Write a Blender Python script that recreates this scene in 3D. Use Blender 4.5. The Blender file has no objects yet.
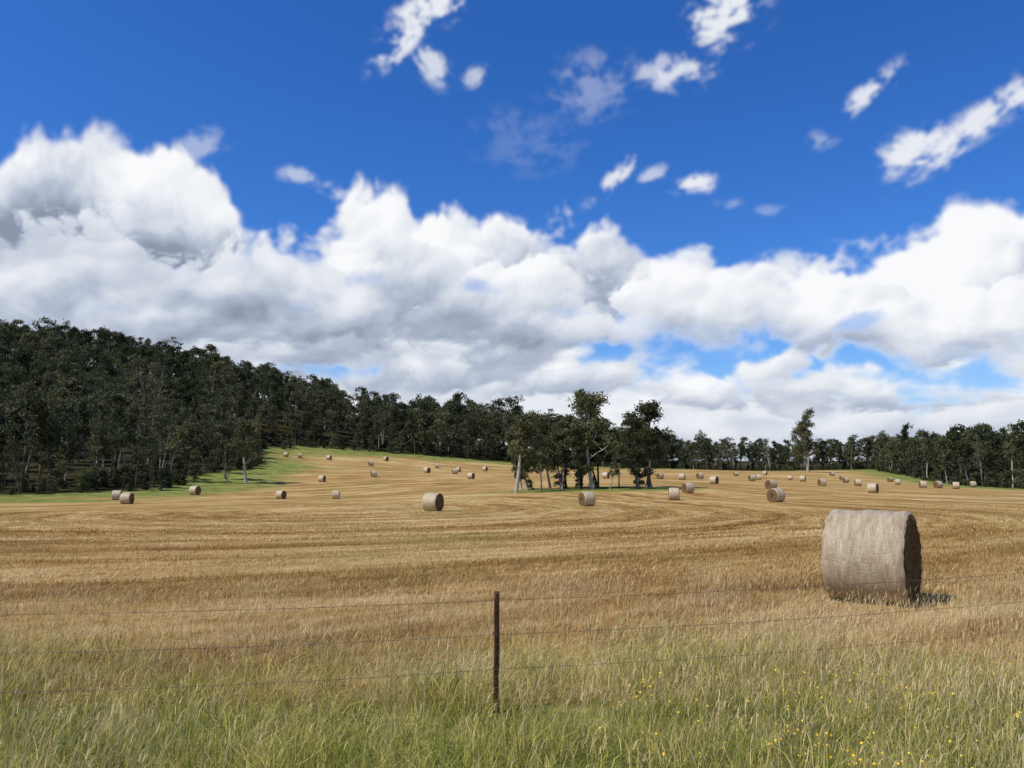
import bpy, math, random
import numpy as np
from mathutils import Vector, noise as mn
rng=np.random.default_rng(7); random.seed(7)
S=bpy.context.scene
S.view_settings.view_transform='Standard'; S.view_settings.look='None'; S.view_settings.exposure=0
F=796.0; PITCH=math.radians(5.8); CH=2.2
# ------------------------------------------------------------ camera
cd=bpy.data.cameras.new('camera'); cd.lens=28; cd.sensor_width=36; cd.clip_end=6000; cd.clip_start=0.05
cam=bpy.data.objects.new('camera',cd); S.collection.objects.link(cam)
cam.location=(0,0,CH); cam.rotation_euler=(math.pi/2+PITCH,0,0); S.camera=cam
# ------------------------------------------------------------ numpy noise
_pt=np.random.default_rng(3).permutation(256); _pt=np.concatenate([_pt,_pt])
_ga=np.random.default_rng(4).uniform(0,2*np.pi,256); _gx,_gy=np.cos(_ga),np.sin(_ga); _u1=np.random.default_rng(5).random(256); _u2=np.random.default_rng(6).random(256)
def gn(x,y,s=0):
    xi=np.floor(x).astype(int); yi=np.floor(y).astype(int); fx=x-xi; fy=y-yi; u=fx*fx*fx*(fx*(fx*6-15)+10); v=fy*fy*fy*(fy*(fy*6-15)+10)
    def g(i,j):
        h=_pt[(_pt[(xi+i+s*17)&255]+yi+j)&255]; return _gx[h]*(fx-i)+_gy[h]*(fy-j)
    a=g(0,0);b=g(1,0);c=g(0,1);d=g(1,1); return (a+(b-a)*u+(c-a+(a-b-c+d)*u)*v)*1.5
def fbm(x,y,o=5,s=0,r=.5,l=2.03):
    t=0;a=1;n_=0
    for i in range(o): t=t+a*gn(x,y,s+i); n_+=a; x=x*l+3.1;y=y*l+1.7;a*=r
    return t/n_
def worley(x,y,s=0):
    xi=np.floor(x).astype(int); yi=np.floor(y).astype(int); fx=x-xi; fy=y-yi; m=np.full(x.shape,9.)
    for i in (-1,0,1):
        for j in (-1,0,1):
            h=_pt[(_pt[(xi+i+s*31)&255]+yi+j)&255]; m=np.minimum(m,(i+_u1[h]-fx)**2+(j+_u2[h]-fy)**2)
    return m
def sm(a,b_,v):
    q=np.clip((v-a)/(b_-a),0,1); return q*q*(3-2*q)
# ------------------------------------------------------------ terrain
CP=np.array([(0,0,.55),(-12,0,.5),(12,0,.55),(0,-15,.6),(-60,-10,.4),(60,-10,.5),(0,5,.12),(-10,6,.05),(10,6,.15),
(0,7.3,0),(-20,12,-.05),(0,13,.02),(5.6,12.5,.06),(20,12,.15),(-30,35,-.9),(0,35,-.7),(30,35,-.5),
(-6.3,63,-1.45),(7,75,-1.75),(26.5,80,-1.6),(18.7,92,-1.85),(49,108,-1.7),(-48.6,100,-2.8),(-51.8,130,-2.8),(-37.7,130,-3.3),
(-31,142,-3.4),(-40,170,-1.5),(-31,185,-.4),(-64,240,4.5),(-44,250,3.2),(-26,250,1.2),(-9,170,-1.2),(1,125,-1.9),(22,125,-1.5),
(20,220,-.6),(71,300,-.6),(100,320,-.4),(60,200,-1.4),(90,150,-2.6),(123,200,-3.4),(116,240,-3.2),(155,330,-1.2),(180,400,0),(85,400,0),(20,310,2.2),
(-80,124,-2.6),(-60,150,-1.9),(-63,200,2.0),(-93,180,2.0),(-150,180,6),(-120,110,-1),(-195,300,41),(-260,300,45),(-150,330,38),(-115,350,31),(-68,380,21),
(-6,420,13),(60,480,5),(180,500,2),(320,480,3),(300,250,0),(200,120,-1),(-300,120,10),(-400,400,48),(-200,520,42),(0,700,12),(400,700,6),
(-400,-100,2),(400,-100,2),(0,-200,1),(-80,60,-1.2),(80,60,-.6)],float)
sc=100.0
def _k(r2):
    r2=np.maximum(r2,1e-12); return r2*np.log(r2)*.5
_P=CP[:,:2]/sc; n=len(_P)
_d=((_P[:,None]-_P[None])**2).sum(-1)
A=np.zeros((n+3,n+3)); A[:n,:n]=_k(_d)+np.eye(n)*2e-4; A[:n,n]=1; A[:n,n+1:]=_P; A[n,:n]=1; A[n+1:,:n]=_P.T
W=np.linalg.solve(A,np.concatenate([CP[:,2],[0,0,0]]))
def H(x,y):
    x=np.atleast_1d(np.asarray(x,float)); y=np.atleast_1d(np.asarray(y,float)); out=np.empty(x.size)
    xf=x.ravel(); yf=y.ravel()
    for i in range(0,xf.size,8000):
        q=np.stack([xf[i:i+8000],yf[i:i+8000]],1)/sc
        d=(q[:,:1]-_P[None,:,0])**2+(q[:,1:]-_P[None,:,1])**2
        out[i:i+8000]=_k(d)@W[:n]+W[n]+q@W[n+1:]
    rr=np.hypot(xf,yf-150); t=np.clip((rr-480)/300,0,1); t=t*t*(3-2*t)
    return (np.clip(out,-8,60)*(1-t)+6*t).reshape(x.shape)
FIELD=[(-400,-300),(-400,40),(-200,70),(-120,106),(-80,124),(-62,140),(-66,170),(-62,200),(-78,240),(-68,264),(-30,290),(20,305),(60,330),(85,400),(180,400),(155,330),(124,225),(113,178),(135,110),(200,60),(400,40),(400,-300)]
def segd(x,y,poly):
    x=np.asarray(x,float); y=np.asarray(y,float)
    ins=np.zeros(x.shape,bool); dm=np.full(x.shape,1e9)
    for i in range(len(poly)):
        x1,y1=poly[i]; x2,y2=poly[(i+1)%len(poly)]
        c=((y1>y)!=(y2>y))&(x<(x2-x1)*(y-y1)/((y2-y1) if y2!=y1 else 1e-9)+x1); ins^=c
        dx,dy=x2-x1,y2-y1; t=np.clip(((x-x1)*dx+(y-y1)*dy)/(dx*dx+dy*dy),0,1)
        dm=np.minimum(dm,np.hypot(x-x1-t*dx,y-y1-t*dy))
    return np.where(ins,-dm,dm)   # negative inside the field
def mesh_obj(name,V,Fq,mats,col=None,midx=None,smooth=False,parent=None,link=True):
    me=bpy.data.meshes.new(name); V=np.asarray(V,np.float32); Fq=np.asarray(Fq,np.int32)
    k=Fq.shape[1]
    me.vertices.add(len(V)); me.vertices.foreach_set('co',V.ravel())
    me.loops.add(Fq.size); me.loops.foreach_set('vertex_index',Fq.ravel())
    me.polygons.add(len(Fq)); me.polygons.foreach_set('loop_start',np.arange(0,Fq.size,k,dtype=np.int32))
    me.polygons.foreach_set('loop_total',np.full(len(Fq),k,np.int32))
    if smooth: me.polygons.foreach_set('use_smooth',np.ones(len(Fq),bool))
    for m in mats: me.materials.append(m)
    if midx is not None: me.polygons.foreach_set('material_index',np.asarray(midx,np.int32))
    if col is not None:
        a=me.color_attributes.new('tone','FLOAT_COLOR','POINT')
        c=np.ones((len(V),4),np.float32); c[:,:3]=col; a.data.foreach_set('color',c.ravel())
    me.update(calc_edges=True)
    if not link: return me
    ob=bpy.data.objects.new(name,me); S.collection.objects.link(ob)
    if parent: ob.parent=parent
    return ob
# ------------------------------------------------------------ node helpers
class NT:
    def __init__(s,t): s.t=t
    def n(s,typ,**k):
        nd=s.t.nodes.new(typ)
        for a,b in k.items(): setattr(nd,a,b)
        return nd
    def put(s,sock,v):
        if v is None: return
        if isinstance(v,bpy.types.NodeSocket): s.t.links.new(v,sock)
        else:
            try: sock.default_value=v
            except Exception: sock.default_value=(v,v,v)
    def m(s,op,a,b=None,c=None,clamp=False):
        nd=s.n('ShaderNodeMath',operation=op,use_clamp=clamp)
        s.put(nd.inputs[0],a); s.put(nd.inputs[1],b); s.put(nd.inputs[2],c); return nd.outputs[0]
    def vm(s,op,a,b=None):
        nd=s.n('ShaderNodeVectorMath',operation=op); s.put(nd.inputs[0],a); s.put(nd.inputs[1],b); return nd.outputs[0]
    def xyz(s,x,y,z=0.0):
        nd=s.n('ShaderNodeCombineXYZ'); s.put(nd.inputs[0],x); s.put(nd.inputs[1],y); s.put(nd.inputs[2],z); return nd.outputs[0]
    def sep(s,v):
        nd=s.n('ShaderNodeSeparateXYZ'); s.put(nd.inputs[0],v); return nd.outputs
    def noise(s,v,scale,detail=4,rough=.5,dist=0.0,dims='3D'):
        nd=s.n('ShaderNodeTexNoise',noise_dimensions=dims); s.put(nd.inputs['Vector'],v)
        nd.inputs['Scale'].default_value=scale; nd.inputs['Detail'].default_value=detail
        nd.inputs['Roughness'].default_value=rough; nd.inputs['Distortion'].default_value=dist
        return nd.outputs[0]
    def mix(s,f,a,b,blend='MIX'):
        nd=s.n('ShaderNodeMix',data_type='RGBA',blend_type=blend); s.put(nd.inputs[0],f)
        for i,v in ((6,a),(7,b)):
            if isinstance(v,(tuple,list)) and len(v)==3: v=(*v,1)
            s.put(nd.inputs[i],v)
        return nd.outputs[2]
    def mr(s,v,a,b,c=0.0,d=1.0,smooth=False):
        nd=s.n('ShaderNodeMapRange'); nd.interpolation_type='SMOOTHSTEP' if smooth else 'LINEAR'
        for i,q in enumerate((v,a,b,c,d)): s.put(nd.inputs[i],q)
        return nd.outputs[0]
    def ramp(s,f,stops):
        nd=s.n('ShaderNodeValToRGB'); cr=nd.color_ramp
        while len(cr.elements)<len(stops): cr.elements.new(.5)
        for e,(p,c) in zip(cr.elements,stops): e.position=p; e.color=(*c,1)
        s.put(nd.inputs[0],f); return nd.outputs[0]
def new_mat(name,rough=.8,spec=.2):
    m=bpy.data.materials.new(name); m.use_nodes=True; t=NT(m.node_tree); b=m.node_tree.nodes['Principled BSDF']
    b.inputs['Roughness'].default_value=rough; b.inputs['Specular IOR Level'].default_value=spec
    return m,t,b
def diff_mat(name,trans=0):
    m=bpy.data.materials.new(name); m.use_nodes=True; t=NT(m.node_tree); nt=m.node_tree
    nt.nodes.remove(nt.nodes['Principled BSDF']); d=t.n('ShaderNodeBsdfDiffuse'); out=d.outputs[0]; socks=[d.inputs['Color']]
    if trans:
        tr=t.n('ShaderNodeBsdfTranslucent'); mx=t.n('ShaderNodeMixShader'); mx.inputs[0].default_value=trans
        nt.links.new(d.outputs[0],mx.inputs[1]); nt.links.new(tr.outputs[0],mx.inputs[2]); out=mx.outputs[0]; socks.append(tr.inputs['Color'])
    nt.links.new(out,nt.nodes['Material Output'].inputs[0]); return m,t,d,socks
def bump(t,b,h,strength,dist):
    nd=t.n('ShaderNodeBump'); nd.inputs['Strength'].default_value=strength; nd.inputs['Distance'].default_value=dist
    t.put(nd.inputs['Height'],h); t.put(b.inputs['Normal'],nd.outputs[0])
# mowing rows follow the paddock edge : distance-like field R, shared by soil and straw
def Rn(x,y):
    wob=3.2*np.sin(x*.045+1.3*np.sin(y*.03))+2.2*np.sin(y*.06+x*.021+2)
    ex=(x+12)/42; ey=(y-75)/62; return np.sqrt(ex*ex+ey*ey)*50+wob, np.arctan2(ey,ex)
def rowsig(R): return .5*np.sin(R*1.35+1.2*np.sin(R*.31))+.5*np.sin(R*.52+2+np.sin(R*.17))
mg,t,b,socks=diff_mat('field_ground')
pos=t.n('ShaderNodeNewGeometry').outputs['Position']; x,y,z=t.sep(pos); flat=t.xyz(x,y,0)
M=t.m
wob=M('ADD',M('MULTIPLY',M('SINE',M('ADD',M('MULTIPLY',x,.045),M('MULTIPLY',M('SINE',M('MULTIPLY',y,.03)),1.3))),3.2),
   M('MULTIPLY',M('SINE',M('ADD',M('ADD',M('MULTIPLY',y,.06),M('MULTIPLY',x,.021)),2.)),2.2))
ex=M('DIVIDE',M('ADD',x,12.),42.); ey=M('DIVIDE',M('ADD',y,-75.),62.)
R=M('ADD',M('MULTIPLY',M('SQRT',M('ADD',M('MULTIPLY',ex,ex),M('MULTIPLY',ey,ey))),50.),wob)
th=M('ARCTAN2',ey,ex)
n1=t.noise(t.xyz(R,M('MULTIPLY',th,5.)),.5,3,.6,dims='2D')
n1b=t.noise(t.xyz(R,M('MULTIPLY',th,9.)),1.3,3,.6,dims='2D')
s=M('ADD',M('MULTIPLY',M('SINE',M('ADD',M('MULTIPLY',R,1.35),M('MULTIPLY',M('SINE',M('MULTIPLY',R,.31)),1.2))),.5),
   M('MULTIPLY',M('SINE',M('ADD',M('ADD',M('MULTIPLY',R,.52),2.),M('SINE',M('MULTIPLY',R,.17)))),.5))
n2=t.noise(flat,.045,3,dims='2D'); n3=t.noise(flat,2.2,6,.7,dims='2D')
f=M('MULTIPLY',n1,.65); f=M('ADD',f,M('MULTIPLY',n1b,.80)); f=M('ADD',f,M('MULTIPLY',s,.10)); f=M('ADD',f,M('MULTIPLY',n2,.40)); f=M('ADD',f,M('MULTIPLY',n3,.35))
f=t.mr(f,.78,1.42)
c=t.ramp(f,[(0,(.17,.090,.028)),(.3,(.32,.185,.063)),(.6,(.48,.315,.125)),(1,(.70,.53,.28))])
g=t.mr(t.noise(flat,.08,4,.6,dims='2D'),.50,.68)
c=t.mix(M('MULTIPLY',g,.45),c,(.27,.23,.075))
att=t.n('ShaderNodeAttribute',attribute_name='tone').outputs['Color']; ar,ag,ab=t.sep(att)
green=t.ramp(t.noise(flat,.8,5,.6,dims='2D'),[(.3,(.12,.14,.03)),(.7,(.29,.29,.08))])
c=t.mix(ar,c,green)
gr2=t.ramp(t.noise(flat,.35,4,.6,dims='2D'),[(.3,(.10,.15,.03)),(.7,(.26,.29,.08))])
c=t.mix(ab,c,gr2)
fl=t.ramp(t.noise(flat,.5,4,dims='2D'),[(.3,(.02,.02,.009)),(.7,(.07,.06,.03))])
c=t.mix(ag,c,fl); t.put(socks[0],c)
bump(t,b,M('ADD',t.noise(flat,9,5,.7,dims='2D'),M('MULTIPLY',f,1.6)),.8,.14)
def axis(n,lim,k):
    u=np.linspace(-1,1,n); return lim*np.sinh(k*u)/np.sinh(k)
gx=axis(321,2600,6.5)
gy=np.concatenate([np.linspace(-1200,-20,14),np.linspace(-15,3,12),4+ 3000*np.sinh(6.6*np.linspace(0,1,340))/np.sinh(6.6)])
X,Y=np.meshgrid(gx,gy); Z=H(X,Y)+.03*fbm(X*.5,Y*.5,3,2)
sd=segd(X,Y,FIELD)
def edge_at(x): return 8.9+1.3*gn(x*.35,x*0+.5,5)+.8*gn(x*1.3,x*0+.5,8)
E=edge_at(X)
gr=1-sm(E-1.6,E+1.6,Y)
cl=np.hypot((X-14)/18,(Y-126)/10)
g2=.9*sm(-17,-5,sd+3*np.sin(X*.2)+2*np.sin(Y*.31))
g2=np.maximum(g2,.9*(1-sm(.75,1.1,cl)))
g2=np.maximum(g2,.8*(1-sm(.6,1.1,np.hypot((X+60)/16,(Y-160)/30))))
g2=np.maximum(g2,.9*(1-sm(.6,1.1,np.hypot((X+76)/24,(Y-113)/9))))
g2=np.maximum(g2,.8*(1-sm(.6,1.1,np.hypot((X-92)/40,(Y-375)/25))))
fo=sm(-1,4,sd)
ny,nx=X.shape; ii=np.arange(nx*ny).reshape(ny,nx)
Q=np.stack([ii[:-1,:-1],ii[:-1,1:],ii[1:,1:],ii[1:,:-1]],-1).reshape(-1,4)
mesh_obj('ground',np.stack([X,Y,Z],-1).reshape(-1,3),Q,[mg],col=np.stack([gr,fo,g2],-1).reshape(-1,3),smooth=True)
# ------------------------------------------------------------ grass / stubble
def blades(x,y,h,w,lean,dirn=None,yaw=None,z0=None):
    N=len(x); z=H(x,y) if z0 is None else z0
    dirn=rng.uniform(0,2*np.pi,N) if dirn is None else dirn
    yaw=rng.uniform(0,np.pi,N) if yaw is None else yaw
    lx,ly=np.cos(dirn),np.sin(dirn); wx,wy=np.cos(yaw)*w/2,np.sin(yaw)*w/2
    V=np.empty((N,6,3))
    for k,(tt,ww) in enumerate(((0,1),(.55,.8),(1,.12))):
        hz=h*(tt-.35*lean*tt*tt); off_=h*lean*tt**1.8
        cx=x+lx*off_; cy=y+ly*off_; cz=z+hz-.02*(tt==0)
        V[:,2*k,0]=cx-wx*ww; V[:,2*k,1]=cy-wy*ww; V[:,2*k,2]=cz
        V[:,2*k+1,0]=cx+wx*ww; V[:,2*k+1,1]=cy+wy*ww; V[:,2*k+1,2]=cz
    b0=np.arange(N)[:,None]*6
    Fq=np.concatenate([b0+np.array([0,1,3,2]),b0+np.array([2,3,5,4])],0)
    return V.reshape(-1,3),Fq
def attr_mat(name,tr):
    m,t,b,sk=diff_mat(name,tr); a=t.n('ShaderNodeAttribute',attribute_name='tone').outputs['Color']
    for q in sk: t.put(q,a)
    return m
mgr=attr_mat('grass_blades',.38); mst=attr_mat('straw_blades',.28)
def verge(N,y0,y1,hw):
    y=np.sqrt(rng.uniform(y0**2,y1**2,N)); x=rng.uniform(-1,1,N)*(hw+y*.72)
    return x,y
VV=[];FF=[];CC=[];off=0
def add(V,Fq,c):
    global off
    VV.append(V);FF.append(Fq+off);CC.append(np.repeat(c,6,0));off+=len(V)
x,y=verge(100000,4.2,12.0,2)
edge=edge_at(x)
keep=rng.random(len(x))< (1-sm(edge-1.2,edge+1.8,y))*(1-.25*sm(5,8,y)); x,y=x[keep],y[keep]
N=len(x); p=.5+1.3*fbm(x*.9,y*1.4,3,11); p2=.5+1.4*fbm(x*1.4,y*2.2,4,21)
h=rng.uniform(.07,.30,N)*np.clip(.4+1.2*p,.25,1.6)
g=rng.random(N)*.5+.55*p2+.32*np.clip((y-5)/5,0,1)*rng.random(N)-.05
cg=np.array([.17,.24,.028]); cy=np.array([.48,.45,.11]); cs=np.array([.76,.61,.29])
g=np.clip(g,0,1)
c=np.where(g[:,None]<.5,cg+(cy-cg)*(g[:,None]/.5),cy+(cs-cy)*((g[:,None]-.5)/.5))*rng.uniform(.5,1.3,(N,1))
V,Fq=blades(x,y,h,rng.uniform(.004,.010,N),rng.uniform(.1,1.2,N)); add(V,Fq,np.clip(c,0,.85))
# thin dry stalks with narrow seed heads, taller towards the right of the fence
x,y=verge(36000,4.4,15.0,2); pr=.5+fbm(x*.5,y*.8,3,31)+.32*sm(.5,3,x)*sm(14,9,y); keep=rng.random(len(x))<np.clip(pr*1.6-.52,0.03,1); x,y=x[keep],y[keep]
keep=~((np.hypot(x-5.78,y-13.0)<1.1)); x,y=x[keep],y[keep]
N=len(x); h=rng.uniform(.18,.58,N)*(1+.25*(x>2.5))*np.where(y>9.5,.62,1); ld=rng.normal(.3,.9,N); ln=rng.uniform(.1,.75,N)
c=np.array([.74,.60,.33])*rng.uniform(.5,1.15,(N,1)); z=H(x,y)
V,Fq=blades(x,y,h,np.full(N,.003),ln,ld); add(V,Fq,c)
V,Fq=blades(x+np.cos(ld)*h*ln*.83,y+np.sin(ld)*h*ln*.83,rng.uniform(.03,.09,N),rng.uniform(.004,.008,N),ln+.4,ld,z0=z+h*(.9-.35*ln*.81)); add(V,Fq,c*1.05)
mesh_obj('verge_grass',np.concatenate(VV),np.concatenate(FF),[mgr],col=np.concatenate(CC))
VV=[];FF=[];CC=[];off=0
pal=np.array([[.22,.12,.04],[.45,.275,.10],[.66,.455,.195],[.85,.69,.41]])
for (N,y0,y1,h0,h1,w0,w1) in ((85000,7.5,16,.04,.13,.004,.009),(75000,14,34,.05,.13,.008,.018),(45000,30,70,.04,.10,.018,.045)):
    y=np.exp(rng.uniform(np.log(y0),np.log(y1),N)); x=rng.uniform(-1,1,N)*(3+y*.7)
    R_,th_=Rn(x,y); rs=rowsig(R_)*.55+1.1*fbm(R_*.8,th_*6,3,41)+.5*fbm(x*1.5,y*1.5,3,44)
    lay=rng.random(N)<(.3+.4*np.clip(rs,0,1))
    h=rng.uniform(h0,h1,N)*(1-.35*np.clip(rs,-1,1)); h=np.where(lay,h*1.7,h); ln=np.where(lay,rng.uniform(1.7,2.4,N),rng.uniform(.05,.8,N))
    q=np.clip(.42+.48*rs+rng.normal(0,.17,N)+.12*lay,0,1)*2.999; qi=q.astype(int); c=pal[qi]+(pal[qi+1]-pal[qi])*(q-qi)[:,None]
    gg=(np.clip(.2+1.5*fbm(x*.12,y*.12,3,51),0,1)*.45)[:,None]; c=c*(1-gg)+gg*np.array([.40,.34,.11])
    dd=np.where(lay,th_+np.pi/2+rng.normal(0,.7,N),rng.uniform(0,6.28,N))
    k=segd(x,y,FIELD)<-4
    V,Fq=blades(x[k],y[k],h[k],rng.uniform(w0,w1,N)[k],ln[k],dd[k]); add(V,Fq,c[k])
mesh_obj('field_stubble',np.concatenate(VV),np.concatenate(FF),[mst],col=np.concatenate(CC))
# yellow wildflowers
N=800; y=rng.uniform(4.9,7.8,N); x=rng.uniform(.8,6.2,N)+rng.normal(0,.3,N); kk=rng.random(N)<np.clip(.35+1.6*fbm(x*1.1,y*1.5,2,71),.05,1); x=x[kk];y=y[kk];N=len(x); z=H(x,y)+rng.uniform(.14,.30,N); vs=[];fs=[]
for i in range(N):
    b0=len(vs); r=random.uniform(.006,.012); tl=random.uniform(-.5,.5)
    for k in range(8):
        a=k*math.pi/4; rr=r*(1 if k%2==0 else .62); vs.append((x[i]+rr*math.cos(a),y[i]+rr*math.sin(a)*.8,z[i]+rr*math.sin(a+tl)*.7))
    vs.append((x[i],y[i],z[i]+.003))
    for k in range(8): fs.append((b0+k,b0+(k+1)%8,b0+8))
my,t,b,sk=diff_mat('yellow_petal'); ci=t.n('ShaderNodeNewGeometry').outputs['Random Per Island']
t.put(sk[0],t.ramp(ci,[(0,(.80,.42,.02)),(1,(.88,.64,.05))]))
mesh_obj('yellow_wildflowers',vs,fs,[my])
# ------------------------------------------------------------ hay bales
mb,t,b=new_mat('baled_straw_wrap',.45,.4)
oc=t.n('ShaderNodeTexCoord').outputs['Object']; x,y,z=t.sep(oc)
ang=t.m('ARCTAN2',z,y)
st=t.noise(t.xyz(t.m('MULTIPLY',x,65.),t.m('MULTIPLY',ang,2.6)),1.,5,.75,dims='2D')
st2=t.noise(t.xyz(t.m('MULTIPLY',x,8.),t.m('MULTIPLY',ang,1.3)),1.2,4,.6,dims='2D')
fz=t.noise(t.vm('MULTIPLY',oc,(14.,60.,60.)),1.,4,.7)
f=t.m('ADD',t.m('MULTIPLY',st,.58),t.m('ADD',t.m('MULTIPLY',st2,.42),t.m('MULTIPLY',fz,.38)))
f=t.mr(f,.44,.96)
t.put(b.inputs['Base Color'],t.ramp(f,[(0,(.18,.12,.06)),(.35,(.40,.31,.19)),(.7,(.57,.475,.33)),(1,(.80,.71,.54))]))
bump(t,b,f,.9,.02)
me_,t,b,sk=diff_mat('baled_straw_end')
oc=t.n('ShaderNodeTexCoord').outputs['Object']; x,y,z=t.sep(oc)
rr=t.m('SQRT',t.m('ADD',t.m('MULTIPLY',y,y),t.m('MULTIPLY',z,z))); ang=t.m('ARCTAN2',z,y)
rn=t.noise(t.xyz(t.m('MULTIPLY',rr,26.),t.m('MULTIPLY',ang,2.5)),1.,5,.65,dims='2D'); fz=t.noise(oc,22,5,.7)
f=t.mr(t.m('ADD',t.m('MULTIPLY',rn,.6),t.m('MULTIPLY',fz,.4)),.32,.7)
t.put(sk[0],t.ramp(f,[(0,(.05,.03,.014)),(.5,(.18,.115,.055)),(1,(.38,.28,.14))]))
bump(t,b,f,1,.05)
BR=.75; BL=.62
def bale_mesh(name,seg,rough,seed):
    prof=[(-BL+.02,0.12)]+[(-BL+.01*math.sin(r*23),r) for r in (.25,.4,.55,.66)]+[(-BL+.02,.71),(-BL+.06,.74)]
    m_=18 if seg>60 else 6
    prof+=[(-BL+.06+(2*BL-.12)*i/m_,BR) for i in range(1,m_)]
    prof+=[(BL-.06,.74),(BL-.02,.71)]+[(BL-.01*math.sin(r*23),r) for r in (.66,.55,.4,.25)]+[(BL-.02,.12)]
    vs=[];fs=[];mi=[]
    K=len(prof)
    for i,(px_,r) in enumerate(prof):
        for k in range(seg):
            a=2*math.pi*k/seg
            v=Vector((px_,r*math.cos(a),r*math.sin(a)))
            q=mn.noise(Vector((px_*4+seed,v.y*1.6,v.z*1.6)))*.04+mn.noise(Vector((px_*22+seed,v.y*4,v.z*4)))*.010*(1 if seg>60 else .5)
            s=1+q*rough
            bulge=1+.015*math.cos(px_/BL*1.5)
            Y_,Z_=v.y*s*bulge,v.z*s*bulge
            if Z_<-.69: Z_=-.69+(Z_+.69)*.3
            Y_*=1.02
            vs.append((px_+mn.noise(Vector((v.y*9,v.z*9,px_+seed)))*.02*rough,Y_,Z_))
    for i in range(K-1):
        for k in range(seg):
            k2=(k+1)%seg; fs.append((i*seg+k,i*seg+k2,(i+1)*seg+k2,(i+1)*seg+k))
            mi.append(1 if (i<5 or i>=K-6) else 0)
    for base,xx in ((0,-BL+.02),((K-1)*seg,BL-.02)):
        c0=len(vs); vs.append((xx,0,0))
        for k in range(0,seg,2):
            a,b2,c2=base+k,base+k+1,base+(k+2)%seg
            fs.append((a,b2,c2,c0)); mi.append(1)
    return mesh_obj(name,vs,fs,[mb,me_],midx=mi,smooth=True,link=False)
hi=bale_mesh('round_hay_bale_mesh',128,1.0,3.3)
los=[bale_mesh('round_hay_bale_mesh',40,1.3,s_) for s_ in (1.1,5.5,8.2)]
def put_bale(me,x,y,rz,sc_=1,sink=.03):
    ob=bpy.data.objects.new('round_hay_bale',me); S.collection.objects.link(ob)
    ob.location=(x,y,float(H(x,y)[0])+.71*sc_-sink); ob.rotation_euler=(0,0,rz); ob.scale=(sc_,)*3; return ob
main=put_bale(hi,5.78,13.0,-math.radians(36),.99,.04)
N=2600; a=rng.uniform(0,2*np.pi,N); side=np.where(rng.random(N)<.75,1,-1); r=.74*np.sqrt(rng.uniform(.02,1.0,N))
V=np.empty((N,4,3)); L=rng.uniform(.03,.10,N); ta=a+np.pi/2+rng.normal(0,.5,N); w=.0022
cx=side*(BL+.004); cyy=r*np.cos(a); czz=np.maximum(r*np.sin(a),-.69); ox=side*rng.uniform(.0,.03,N)
V[:,0]=np.stack([cx,cyy-w*np.cos(a),czz-w*np.sin(a)],-1);V[:,1]=np.stack([cx,cyy+w*np.cos(a),czz+w*np.sin(a)],-1)
e=np.stack([cx+ox,cyy+L*np.cos(ta),czz+L*np.sin(ta)],-1); V[:,2]=e+[0,0,.001]; V[:,3]=e-[0,0,.001]
mesh_obj('loose_straw',V.reshape(-1,3),np.arange(N*4).reshape(N,4),[mgr],col=np.repeat(np.array([.44,.32,.17])*rng.uniform(.4,1.4,(N,1)),4,0),parent=main)
# other bales : bearing & depression surveyed from the road, dropped on the terrain
YS=np.concatenate([np.arange(15,120,.25),np.arange(120,460,.6)])
def on_ground(px,py,guess=None):
    zz=(384-py)/F; Yc=math.cos(PITCH)-zz*math.sin(PITCH); Zc=math.sin(PITCH)+zz*math.cos(PITCH); X_=(px-512)/F
    tx,tz=X_/Yc,Zc/Yc; hh=H(tx*YS,YS); rz=CH+tz*YS; d=hh-rz
    cand=[YS[i] for i in range(1,len(YS)) if d[i-1]<0<=d[i]]
    if not cand:
        Y_=YS[np.argmin(np.abs(d)+ (0 if guess is None else np.abs(YS-guess)*.002))]
    else: Y_=min(cand,key=lambda q:abs(q-(guess or q)))
    if guess and abs(Y_-guess)>guess*.35: Y_=guess
    return tx*Y_,Y_
BAL=[(433,511,19.5),(587,506,15.5),(674,500,13.5),(776,502,15.5),(873,493,11.5),(127,504,11.5),(117,500,10),(195,495,9.5),(281,499,9.5),(336,499,8.5),
(322,482,7),(374,477,7),(427,473,6),(437,468,5.5),(455,474,6),(471,479,7),(485,471,5.5),(300,458,5),(329,460,5),(371,466,5.5),(386,461,5),(286,457,4.5),(515,470,5),
(458,497,5),(606,494,6.5),(688,493,7),(759,491,6),(771,489,6),(803,491,6),(846,490,5.5),(822,486,5.5),(898,491,5.5),(923,488,5.5),(938,488,6),(973,493,6),(700,479,5),(714,484,6),
(736,476,5),(752,481,5.5),(682,480,5),(790,480,5),(842,480,5),(858,486,5.5),(660,479,5),(765,475,4.5),(832,476,4.5),(890,482,5),(956,489,5)]
for i,(px_,py_,hp) in enumerate(BAL):
    bx,by=on_ground(px_,py_,1.47*F/hp)
    put_bale(los[i%3],bx,by,[-.35,.25,-.2,.5,-.6,.1,.3,-.4][i%8]+random.uniform(-.15,.15),random.uniform(.96,1.04))
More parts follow.
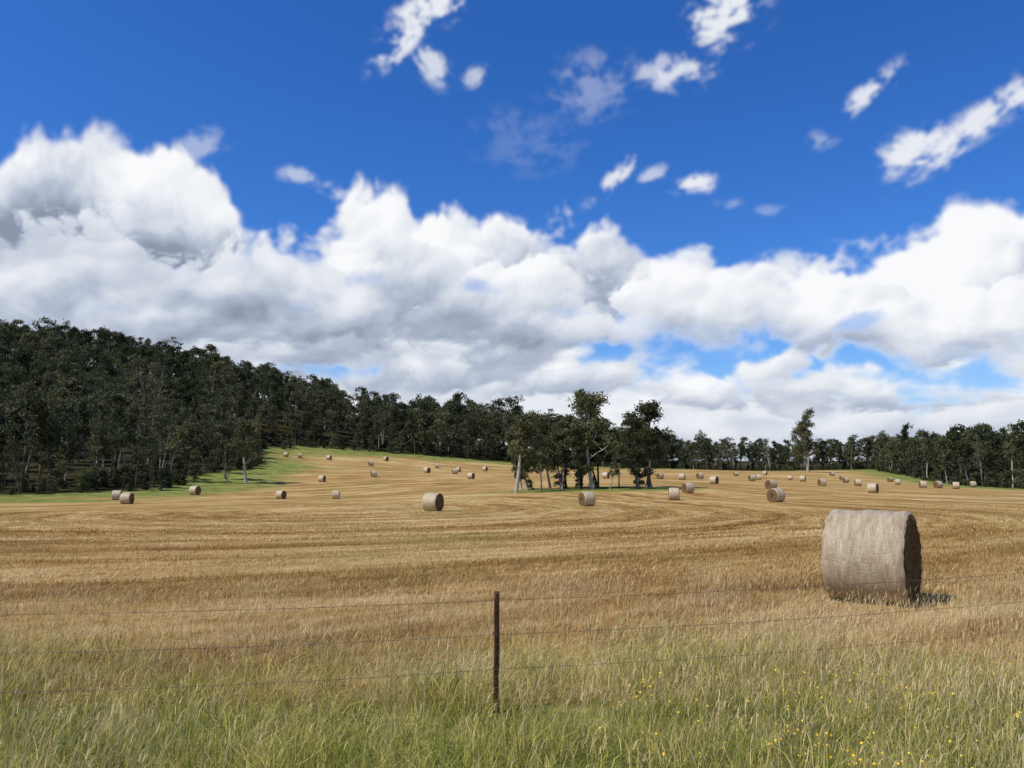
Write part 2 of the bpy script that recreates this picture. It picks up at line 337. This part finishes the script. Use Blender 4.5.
# ------------------------------------------------------------ fence
mr_,t,b=new_mat('rusty_steel',.75,.3); b.inputs['Metallic'].default_value=.3
oc=t.n('ShaderNodeTexCoord').outputs['Object']
t.put(b.inputs['Base Color'],t.ramp(t.noise(oc,25,6,.7),[(.3,(.05,.028,.018)),(.55,(.15,.075,.04)),(.75,(.24,.16,.11))])); bump(t,b,t.noise(oc,60,5),.5,.004)
mw,t,b=new_mat('galvanised_wire',.5,.5); b.inputs['Metallic'].default_value=.3; t.put(b.inputs['Base Color'],t.ramp(t.noise(t.n('ShaderNodeTexCoord').outputs['Object'],8,3),[(.3,(.06,.045,.035)),(.7,(.17,.15,.13))]))
fence=bpy.data.objects.new('wire_fence',None); S.collection.objects.link(fence)
def picket(x,y,h,lean):
    pts=[]; th=.0045; L=.027
    for k in range(3):
        a=math.pi/2+k*2*math.pi/3+.35; d=Vector((math.cos(a),math.sin(a))); nrm=Vector((-d.y,d.x))
        inner=Vector((math.cos(a-math.pi/3),math.sin(a-math.pi/3)))*th*1.3
        pts+= [inner, d*L-nrm*th, d*(L+.002), d*L+nrm*th]
    vs=[];fs=[]; z0=float(H(x,y)[0])-.3
    lev=[0]+[.3+ (h)*i/14 for i in range(15)]
    for z in lev:
        for q in pts: vs.append((x+q.x+lean*(z-.3)+.002*math.sin(z*9),y+q.y,z0+z))
    P=len(pts)
    for i in range(len(lev)-1):
        for k in range(P): fs.append((i*P+k,i*P+(k+1)%P,(i+1)*P+(k+1)%P,(i+1)*P+k))
    top=(len(lev)-1)*P
    fs+= [(top+3,top+0,top+1,top+2),(top+7,top+4,top+5,top+6),(top+11,top+8,top+9,top+10),(top,top+3,top+4,top+8),(top+4,top+7,top+8,top)]
    for zc in (.38,.68,.98):
        for j in range(2):
            b0=len(vs)
            for k in range(8):
                a=k*math.pi/4; r_=.030
                for dz in (0,.006): vs.append((x+lean*zc+r_*math.cos(a),y+r_*math.sin(a),z0+.3+zc+j*.012+dz))
            for k in range(8): fs.append((b0+2*k,b0+2*((k+1)%8),b0+2*((k+1)%8)+1,b0+2*k+1))
    return mesh_obj('star_picket',vs,fs,[mr_],parent=fence)
PS=[(-12.3,5.6),(-6.2,6.4),(-.147,7.35),(6.9,9.3),(13.6,11.2)]
for i,(x_,y_) in enumerate(PS): picket(x_,y_,1.06 if i==2 else 1.1,.008 if i==2 else -.01)
vs=[];fs=[]
def tube(pts,r):
    for i in range(len(pts)-1):
        a,b2=Vector(pts[i]),Vector(pts[i+1]); d=(b2-a).normalized(); u_=d.cross(Vector((0,0,1)))
        if u_.length<.01:u_=Vector((1,0,0))
        u_.normalize(); v_=d.cross(u_); b0=len(vs)
        for q in (a,b2):
            for k in range(4):
                an=k*math.pi/2; vs.append(tuple(q+u_*r*math.cos(an)+v_*r*math.sin(an)))
        for k in range(4): fs.append((b0+k,b0+(k+1)%4,b0+4+(k+1)%4,b0+4+k))
for s_ in range(4):
    (xa,ya),(xb,yb)=PS[s_],PS[s_+1]; za=float(H(xa,ya)[0]); zb=float(H(xb,yb)[0])
    for hw,sag in ((.385,.06),(.685,.05),(.985,.04)):
        pts=[(xa+(xb-xa)*k/30,ya+(yb-ya)*k/30-.03,za+(zb-za)*k/30+hw-sag*4*(k/30)*(1-k/30)) for k in range(31)]
        tube(pts,.0019)
        for k in range(1,50):
            u_=k/50; q=Vector((xa+(xb-xa)*u_,ya+(yb-ya)*u_-.03,za+(zb-za)*u_+hw-sag*4*u_*(1-u_)))
            for j in range(2):
                d=Vector((random.uniform(-.4,.4),random.uniform(-1,1),random.uniform(-1,1))).normalized()*.012; tube([q-d,q+d],.0011)
mesh_obj('fence_wires',vs,fs,[mw],parent=fence)
# ------------------------------------------------------------ trees
ml,t,b,sk=diff_mat('eucalyptus_leaves',.24)
a=t.n('ShaderNodeAttribute',attribute_name='tone').outputs['Color']; r,g,_=t.sep(a); oi=t.n('ShaderNodeObjectInfo').outputs['Random']
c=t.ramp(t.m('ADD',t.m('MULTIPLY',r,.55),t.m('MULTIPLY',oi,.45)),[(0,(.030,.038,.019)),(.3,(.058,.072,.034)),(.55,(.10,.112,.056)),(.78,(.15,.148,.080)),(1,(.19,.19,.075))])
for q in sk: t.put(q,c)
mk,t,b,sk=diff_mat('eucalyptus_bark'); oc=t.n('ShaderNodeTexCoord').outputs['Object']; x,y,z=t.sep(oc); oi=t.n('ShaderNodeObjectInfo').outputs['Random']
t.put(sk[0],t.ramp(t.m('ADD',t.noise(t.xyz(t.m('MULTIPLY',x,3.),t.m('MULTIPLY',y,3.),z),1.,4,.6),t.m('MULTIPLY',t.m('SUBTRACT',oi,.4),.5)),[(.25,(.05,.04,.03)),(.55,(.15,.125,.10)),(.75,(.42,.39,.33))]))
def make_tree(name,seed,h,spread,bare,nl,clsz,leaves,leafsz,tr=.02,multi=1,ns=6,flat_=.62):
    R=random.Random(seed); G=np.random.default_rng(seed); vs=[];fs=[]; clumps=[]
    def limb(p,d,L,r0,r1,seg,curve,up):
        pts=[Vector(p)]; d=Vector(d).normalized()
        for i in range(seg):
            d=(d+Vector((R.gauss(0,curve),R.gauss(0,curve),R.gauss(0,curve)+up))).normalized(); pts.append(pts[-1]+d*L/seg)
        b0=len(vs)
        for i,q in enumerate(pts):
            dd=(pts[min(i+1,seg)]-pts[max(i-1,0)]).normalized(); u_=dd.cross(Vector((.3,1,.1))).normalized(); v_=dd.cross(u_); r=r0+(r1-r0)*i/seg
            for k in range(ns):
                a=2*math.pi*k/ns; vs.append(tuple(q+u_*r*math.cos(a)+v_*r*math.sin(a)))
        for i in range(seg):
            for k in range(ns): fs.append((b0+i*ns+k,b0+i*ns+(k+1)%ns,b0+(i+1)*ns+(k+1)%ns,b0+(i+1)*ns+k))
        return pts,d
    for mm in range(multi):
        d0=(R.gauss(0,.06)+(.22*(mm-.5) if multi>1 else 0),R.gauss(0,.06),1)
        hh=h*(1 if mm==0 else R.uniform(.75,.95))
        tp,_=limb((R.uniform(-.3,.3)*(multi>1),0,-.4),d0,hh*.86,tr*h/multi**.5,tr*h*.22,10,.05,.03)
        for i in range(nl):
            f=bare+(1-bare)*((i+R.random()*.7)/nl); q=f*10; k=min(int(q),9); p=tp[k].lerp(tp[k+1],q-k)
            a=i*2.4+R.uniform(-.6,.6)+mm; up=R.uniform(.25,1.1)+f*.5
            L=h*spread*R.uniform(.5,1.25)*(1.15-.55*f)
            lp,ld=limb(p,(math.cos(a),math.sin(a),up),L,tr*h*.32*(1.1-f*.6),tr*h*.07,5,.16,.05)
            clumps.append((lp[-1],1.0))
            if R.random()<.55: clumps.append((lp[3]+Vector((R.gauss(0,.4),R.gauss(0,.4),R.uniform(-.3,.5))),.7))
            for j in range(R.randint(1,3)):
                k=R.randint(2,4); dd=(Vector((R.gauss(0,1),R.gauss(0,1),R.uniform(-.3,1)))).normalized()
                sp,_=limb(lp[k],(dd+ld*.5),L*R.uniform(.3,.6),tr*h*.11,tr*h*.04,3,.15,.05); clumps.append((sp[-1],R.uniform(.55,1.05)))
        clumps.append((tp[-1]+Vector((0,0,.3)),1.0))
    wood=len(fs); nv=len(vs); tone=[np.zeros((nv,3))]
    V=[np.array(vs)]; Fs=[np.array(fs)]
    for (c,s) in clumps:
        N=int(leaves*s*s)+8; rad=clsz*s*R.uniform(.7,1.3)
        dirs=G.normal(0,1,(N,3)); dirs/=np.linalg.norm(dirs,axis=1)[:,None]
        pos=dirs*(G.uniform(0,1,(N,1))**.5)*rad*np.array([1,1,flat_]); pos[:,2]-=.25*(pos[:,0]**2+pos[:,1]**2)/rad
        pos+=G.normal(0,.16*rad,(N,3)); pos+=np.array(c)
        L=leafsz*G.uniform(.6,1.4,(N,1)); a=G.normal(0,1,(N,3)); a[:,2]-=.6; a/=np.linalg.norm(a,axis=1)[:,None]
        b_=np.cross(a,G.normal(0,1,(N,3))); b_/=np.linalg.norm(b_,axis=1)[:,None]; b_*=L*.26
        q=np.stack([pos-a*L*.5,pos+b_,pos+a*L*.5,pos-b_],1).reshape(-1,3)
        Fs.append(np.arange(N*4).reshape(N,4)+nv); V.append(q); nv+=N*4
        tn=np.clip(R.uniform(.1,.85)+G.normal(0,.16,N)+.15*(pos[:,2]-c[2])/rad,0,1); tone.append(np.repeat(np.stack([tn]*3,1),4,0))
    V=np.concatenate(V); Fs=np.concatenate(Fs); mi=np.ones(len(Fs)); mi[:wood]=0
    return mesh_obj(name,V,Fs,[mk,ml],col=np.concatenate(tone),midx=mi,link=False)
T=[make_tree('eucalyptus_mesh',11,16,.22,.34,13,1.2,110,.42),
   make_tree('eucalyptus_mesh',12,16,.18,.42,11,1.1,110,.42),
   make_tree('eucalyptus_mesh',13,16,.25,.25,13,1.2,110,.44,.020,2),
   make_tree('eucalyptus_mesh',14,16,.16,.45,10,1.05,100,.42),
   make_tree('eucalyptus_mesh',15,16,.20,.16,16,1.15,110,.42),
   make_tree('eucalyptus_mesh',16,16,.13,.30,10,.85,70,.40,.014)]
D_=[make_tree('forest_tree_mesh',31,16,.24,.30,11,1.35,44,.60,.015,1,4),
   make_tree('forest_tree_mesh',32,16,.18,.38,10,1.2,44,.58,.015,1,4,.8),
   make_tree('forest_tree_mesh',33,16,.26,.24,9,1.35,38,.62,.017,2,4),
   make_tree('forest_tree_mesh',34,16,.15,.46,9,1.1,44,.58,.015,1,4,.9),
   make_tree('forest_tree_mesh',35,16,.21,.14,14,1.3,40,.60,.015,1,4),
   make_tree('forest_tree_mesh',36,16,.14,.35,9,.95,28,.50,.013,1,4),
   make_tree('forest_tree_mesh',37,16,.20,.40,9,1.1,12,.45,.016,2,4),
   make_tree('forest_tree_mesh',38,16,.28,.22,12,1.4,36,.60,.016,1,4,.5),
   make_tree('forest_tree_mesh',39,16,.22,.10,15,1.2,40,.58,.014,1,4,.8)]
SH=[make_tree('shrub_mesh',21,4,.40,.03,9,.85,40,.42,.012,1,4),make_tree('shrub_mesh',22,3.4,.5,.03,9,.85,40,.42,.012,1,4)]
def put_tree(me,x,y,h,name,parent=None,base=16.0,z=None):
    ob=bpy.data.objects.new(name,me); S.collection.objects.link(ob); s=h/base
    ob.location=(x,y,(float(H(x,y)[0]) if z is None else z)-.1); ob.rotation_euler=(random.gauss(0,.05),random.gauss(0,.05),random.uniform(0,6.28))
    ob.scale=(s*random.uniform(.8,1.2),s*random.uniform(.8,1.2),s)
    if parent: ob.parent=parent
    return ob
for (x_,y_,h_,k) in [(.6,121,13.8,1),(2.6,127,11.5,4),(4.6,124,10,5),(8.0,128,12.5,2),(10.4,124,11,4),(12.6,125,17,0),(14.0,130,15,2),(17.2,129,8,5),(19.4,124,13.5,4),(21.3,127,15,0),(6.4,133,12,0),(22.6,130,12,4),(11.5,134,13,4),(9.0,133,12,4),(1.6,133,11,4),(14.8,122,8,5)]:
    put_tree(T[k],x_,y_,h_,'eucalyptus_tree')
for (x_,y_,h_,k) in [(122,330,27,2),(-54,163,14,0),(-57,160,9,5),(-60,168,13,1),(104,155,21,1),(75,330,14,4),(84,345,13,0)]:
    put_tree(T[k],x_,y_,h_,'eucalyptus_tree')
for (x_,y_) in [(8,132),(11,131),(13.5,133),(20.5,130),(3,131)]: put_tree(SH[0],x_,y_,random.uniform(1.5,3),'shrub',None,4)
forest=bpy.data.objects.new('eucalyptus_forest',None); S.collection.objects.link(forest)
def scatter(x0,x1,y0,y1,cell,cond):
    xs=np.arange(x0,x1,cell); ys=np.arange(y0,y1,cell); gx_,gy_=np.meshgrid(xs,ys)
    gx_=(gx_+rng.uniform(-.48,.48,gx_.shape)*cell).ravel(); gy_=(gy_+rng.uniform(-.48,.48,gy_.shape)*cell).ravel()
    s=segd(gx_,gy_,FIELD); k=cond(gx_,gy_,s); return list(zip(gx_[k],gy_[k],s[k],H(gx_[k],gy_[k])))
vis=lambda x,y: np.abs(x)<y*.72+18
hl=scatter(-330,110,100,420,7.8,lambda x,y,s:(s>1)&vis(x,y)&(x<60)&(x<110-(y-300)*.3)&((s<45)|(y<385)))
hl+=scatter(-20,420,60,480,7.4,lambda x,y,s:(s>1)&(s<45)&vis(x,y)&(x>50))
for a,b2,c2,z_ in hl:
    edge_=c2<10
    if a>40: hh=random.uniform(11,19)
    elif a<-40: hh=random.uniform(10,20) if not edge_ else random.uniform(8,15)
    else: hh=random.uniform(13,23)
    if a<-62 and b2<185 and c2<20: k=random.choice([3,5,6,5,1,6,3])
    else: k=random.choice([0,1,2,3,4,7,8,5,6,0,2,4,7,1,3])
    if random.random()<.07: hh*=1.2
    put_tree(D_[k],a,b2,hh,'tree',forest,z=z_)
us=scatter(-220,330,60,440,4.4,lambda x,y,s:(s>-.5)&(s<16)&vis(x,y))
for a,b2,c2,z_ in us: put_tree(random.choice(SH),a,b2,random.uniform(1.2,4.6),'understorey',forest,4,z=z_)
print('TREES',len(hl),'SHRUBS',len(us))
# ------------------------------------------------------------ light
ts=Vector((-.80,-.42,0)).normalized(); EL=math.radians(54); to_sun=Vector((ts.x*math.cos(EL),ts.y*math.cos(EL),math.sin(EL)))
sl=bpy.data.lights.new('sun','SUN'); sl.energy=4.4; sl.angle=math.radians(.5); sl.color=(1,.945,.85)
so=bpy.data.objects.new('sun',sl); S.collection.objects.link(so); so.rotation_euler=(-to_sun).to_track_quat('-Z','Y').to_euler(); so.location=(-30,-20,60)
# ------------------------------------------------------------ procedural cumulus map (azimuth / elevation), computed here
AW,AH,AZM,ELM=2000,700,1.0,.70
azg,elg=np.meshgrid(np.linspace(-AZM,AZM,AW),np.linspace(0,ELM,AH))
def ae(px_,py_):
    zz=(384-py_)/F; x_=(px_-512)/F; Yc=math.cos(PITCH)-zz*math.sin(PITCH); Zc=math.sin(PITCH)+zz*math.cos(PITCH)
    return math.atan2(x_,Yc),math.atan2(Zc,math.hypot(x_,Yc))
def curve(pts):
    q=sorted(ae(*p) for p in pts); return np.interp(azg[0],[a for a,_ in q],[e for _,e in q])[None,:]
ew=np.log(elg+.09)*.36
wx_=fbm(azg*7,ew*7,4,60)*.035; wy_=fbm(azg*7+9,ew*7+4,4,64)*.03
PX=azg+wx_; PY=ew+wy_
def blur(a,s):
    r=max(1,int(round(s*1.0)))
    for _ in range(3):
        for ax in (0,1):
            pw=[(0,0),(0,0)]; pw[ax]=(r+1,r); c_=np.cumsum(np.pad(a,pw,mode='edge'),axis=ax)
            a=(c_[2*r+1:]-c_[:-2*r-1] if ax==0 else c_[:,2*r+1:]-c_[:,:-2*r-1])/(2*r+1)
    return a
def puffs(s,f0,o=5):
    t=0;a=1;n_=0;f_=f0
    for i in range(o):
        wob=.25*gn(PX*f_*1.7,PY*f_*1.7,s+7+i)
        t=t+a*(1-np.minimum(worley(PX*f_+i*3.7+s+wob,PY*f_+i*1.3+s*.7+wob,s+i),1)); n_+=a; a*=.50; f_*=2.05
    return t/n_
def layer(s,top,bot,f0,wt,wb,lo,hi_,amp=3.2,relief=.16):
    B=puffs(s,f0); fb=fbm(PX*11,PY*11,6,s+70,.56); n_lo=fbm(PX*3.2,PY*4.5,3,s+90)
    d=np.minimum((top-elg)/wt,1.2)+(B-.66)*amp+fb*1.3+n_lo*.5
    db=(elg-bot)/wb+fb*1.6+n_lo*1.2
    m=sm(0,.50,np.minimum(d,db*.8))
    v=np.clip((elg-bot)/(top-bot+1e-6)+fb*.45+n_lo*.8,0,1)
    Bs=blur(B,2.2); gy_,gx_=np.gradient(Bs); r1=gx_*.55-gy_*.85; r1=np.tanh(r1/(np.std(r1)*2.2))
    Bb=blur(B+.25*fb,7); gy_,gx_=np.gradient(Bb); r2=gx_*.55-gy_*.85; r2=np.tanh(r2/(np.std(r2)*2.0))
    sh=lo+(hi_-lo)*sm(.0,.85,v)+relief*(.42*r1+1.0*r2)+.12*(Bb-.66)+.14*fb+.18*n_lo
    return m,sh
TOPM=curve([(-200,175),(0,158),(50,128),(100,124),(150,146),(200,166),(250,196),(285,228),(335,226),(400,200),(440,205),(500,225),(570,232),(640,240),(690,264),(735,284),(780,270),(835,270),(860,284),(900,262),(950,232),(1000,215),(1100,200),(1200,210)])
BOTM=curve([(-200,325),(0,322),(200,330),(300,335),(400,345),(520,350),(600,340),(700,335),(800,335),(850,325),(900,350),(960,355),(1024,350),(1200,340)])
TOPB=curve([(-200,225),(0,230),(120,240),(220,255),(300,262),(350,275),(420,262),(500,270),(600,285),(680,275),(760,292),(830,300),(900,300),(960,285),(1024,290),(1200,280)])
TOPL=curve([(-200,315),(0,315),(200,310),(300,320),(400,318),(480,330),(560,335),(640,362),(700,372),(760,366),(830,352),(880,372),(960,385),(1024,385),(1200,370)])
BOTL=curve([(-200,400),(200,400),(500,405),(700,410),(1024,412),(1200,410)])
TOPH=curve([(-200,380),(300,376),(500,378),(640,388),(760,385),(900,396),(1024,400),(1200,400)])
one=np.zeros_like(azg)
layers=[layer(5,TOPH,one-.05,13,.03,.03,.68,.82,2.4,.06),
        layer(3,TOPL,BOTL,10,.035,.035,.50,.88,2.8,.12),
        layer(1,TOPM,BOTM,6.2,.045,.04,.30,1.0,2.9,.15),
        layer(2,TOPB,BOTM-.02,8,.05,.04,.36,.90,3.8,.14)]
mask=np.zeros_like(azg); shade=np.zeros_like(azg)+.9
for i,(m,sh) in enumerate(layers):
    if i==3: m=m*.85
    shade=shade*(1-m)+sh*m; mask=mask+m*(1-mask)
gl=np.exp(-(((azg+.42)/.28)**2+((elg-.18)/.06)**2)); shade-=.27*gl*(.9+1.5*fbm(PX*5,PY*8,4,33))
gl=np.exp(-(((azg-.12)/.30)**2+((elg-.14)/.022)**2)); shade-=.10*gl
hol=np.zeros_like(azg)
def blobn(px_,py_,rx,ry,rot=0):
    a,e=ae(px_,py_); da=azg-a+wx_*.6; de=elg-e+wy_*.4; c_,s_=math.cos(rot),math.sin(rot); da,de=da*c_+de*s_,de*c_-da*s_
    return 1-np.sqrt((da*F/rx)**2+(de*F/ry)**2),da,de
hn=fbm(PX*16,PY*20,6,81,.58)
for (q,am) in [((692,362,80,24),.92),((940,380,80,20),.92),((360,281,34,9),.45),((475,287,24,9),.5),((572,310,20,9),.5),((330,368,40,8),.9),((606,356,30,10),.9),((866,326,26,9),.55)]:
    b_,_,_=blobn(*q); hol=np.maximum(hol,am*sm(-.25,.9,b_+hn*1.9-.1))
mask*=1-hol
wm=np.zeros_like(azg)
hn2=fbm(azg*34,elg*46,6,83,.65)
for (a_,b_,c_,d_,e_,g_) in [(405,38,34,11,.75,.85),(428,12,40,13,.4,.95),(434,66,24,12,-.6,.65),(478,78,14,8,.4,.5),(724,12,32,24,.2,.9),(680,72,36,13,-.1,.7),(655,68,22,9,.3,.5),(590,82,44,24,.1,.22),(612,178,32,8,.6,.75),(692,186,20,7,.1,.85),(655,177,13,6,.3,.5),
  (870,92,30,8,.55,.75),(922,146,34,16,.1,.95),(985,120,66,13,.5,.8),(350,192,32,7,-.1,.5),(298,175,20,6,.1,.45),(525,140,50,24,0,.08),(765,209,14,5,0,.2),(800,266,55,13,.1,.75),(822,140,14,7,0,.3),(728,202,14,5,0,.25),(200,148,26,12,.2,.35),(1030,240,55,15,.2,.4)]:
    b_,da,de=blobn(a_,b_,c_*1.3,d_*1.5,e_)
    st_=fbm(da*22+a_,de*60+b_,6,91,.62)+1.1*hn2
    wm=np.maximum(wm,g_*sm(-.1,1.25,b_*1.35+st_*1.7)**1.15*sm(-.3,.6,b_))
wm=np.clip(wm*1.15,0,.95)
shade=np.where(mask>.02,shade*mask+.92*(1-mask),.92); al=np.clip(mask+wm*(1-mask),0,1)
al=blur(al,1)
img=bpy.data.images.new('cumulus_map',AW,AH,alpha=False,float_buffer=False); img.colorspace_settings.name='Non-Color'
buf=np.ones((AH,AW,4),np.float32); buf[...,0]=np.clip(shade/1.2,0,1); buf[...,1]=np.clip(al,0,1); buf[...,2]=0
img.pixels.foreach_set(buf.ravel()); img.update(); img.pack()
w=bpy.data.worlds.new('World'); S.world=w; w.use_nodes=True; t=NT(w.node_tree); nt=w.node_tree
bg=nt.nodes['Background']
sk=t.n('ShaderNodeTexSky',sky_type='NISHITA'); sk.sun_disc=False; sk.sun_elevation=EL; sk.sun_rotation=math.atan2(to_sun.x,to_sun.y); sk.air_density=1.0; sk.dust_density=.3; sk.ozone_density=2.5
hs=t.n('ShaderNodeHueSaturation'); hs.inputs['Saturation'].default_value=1.25; t.put(hs.inputs['Color'],sk.outputs[0])
skc=t.mix(1.0,hs.outputs[0],(.56,.90,1.42),'MULTIPLY')
dx,dy,dz=t.sep(t.n('ShaderNodeTexCoord').outputs['Generated'])
az=t.m('ARCTAN2',dx,dy); el=t.m('ARCSINE',dz)
it=t.n('ShaderNodeTexImage',extension='MIRROR',interpolation='Linear'); it.image=img
t.put(it.inputs['Vector'],t.xyz(t.mr(az,-AZM,AZM),t.m('DIVIDE',t.m('MAXIMUM',el,.001),ELM)))
for nd in nt.nodes:
    if nd.bl_idname=='ShaderNodeMapRange': nd.clamp=False
shd,msk,_=t.sep(it.outputs['Color'])
ccol=t.ramp(shd,[(.18,(2.6,3.1,4.1)),(.45,(4.7,5.3,6.5)),(.66,(7.2,7.6,8.3)),(.86,(9.5,9.6,9.8))])
sky=t.mix(t.mr(el,.20,0.,0.,.5,smooth=True),skc,(4.6,6.6,9.2))
msk=t.m('MULTIPLY',msk,t.mr(el,.68,.60,smooth=True))
t.put(bg.inputs['Color'],t.mix(msk,sky,ccol)); bg.inputs['Strength'].default_value=.1
w.cycles.sampling_method='MANUAL'; w.cycles.sample_map_resolution=512
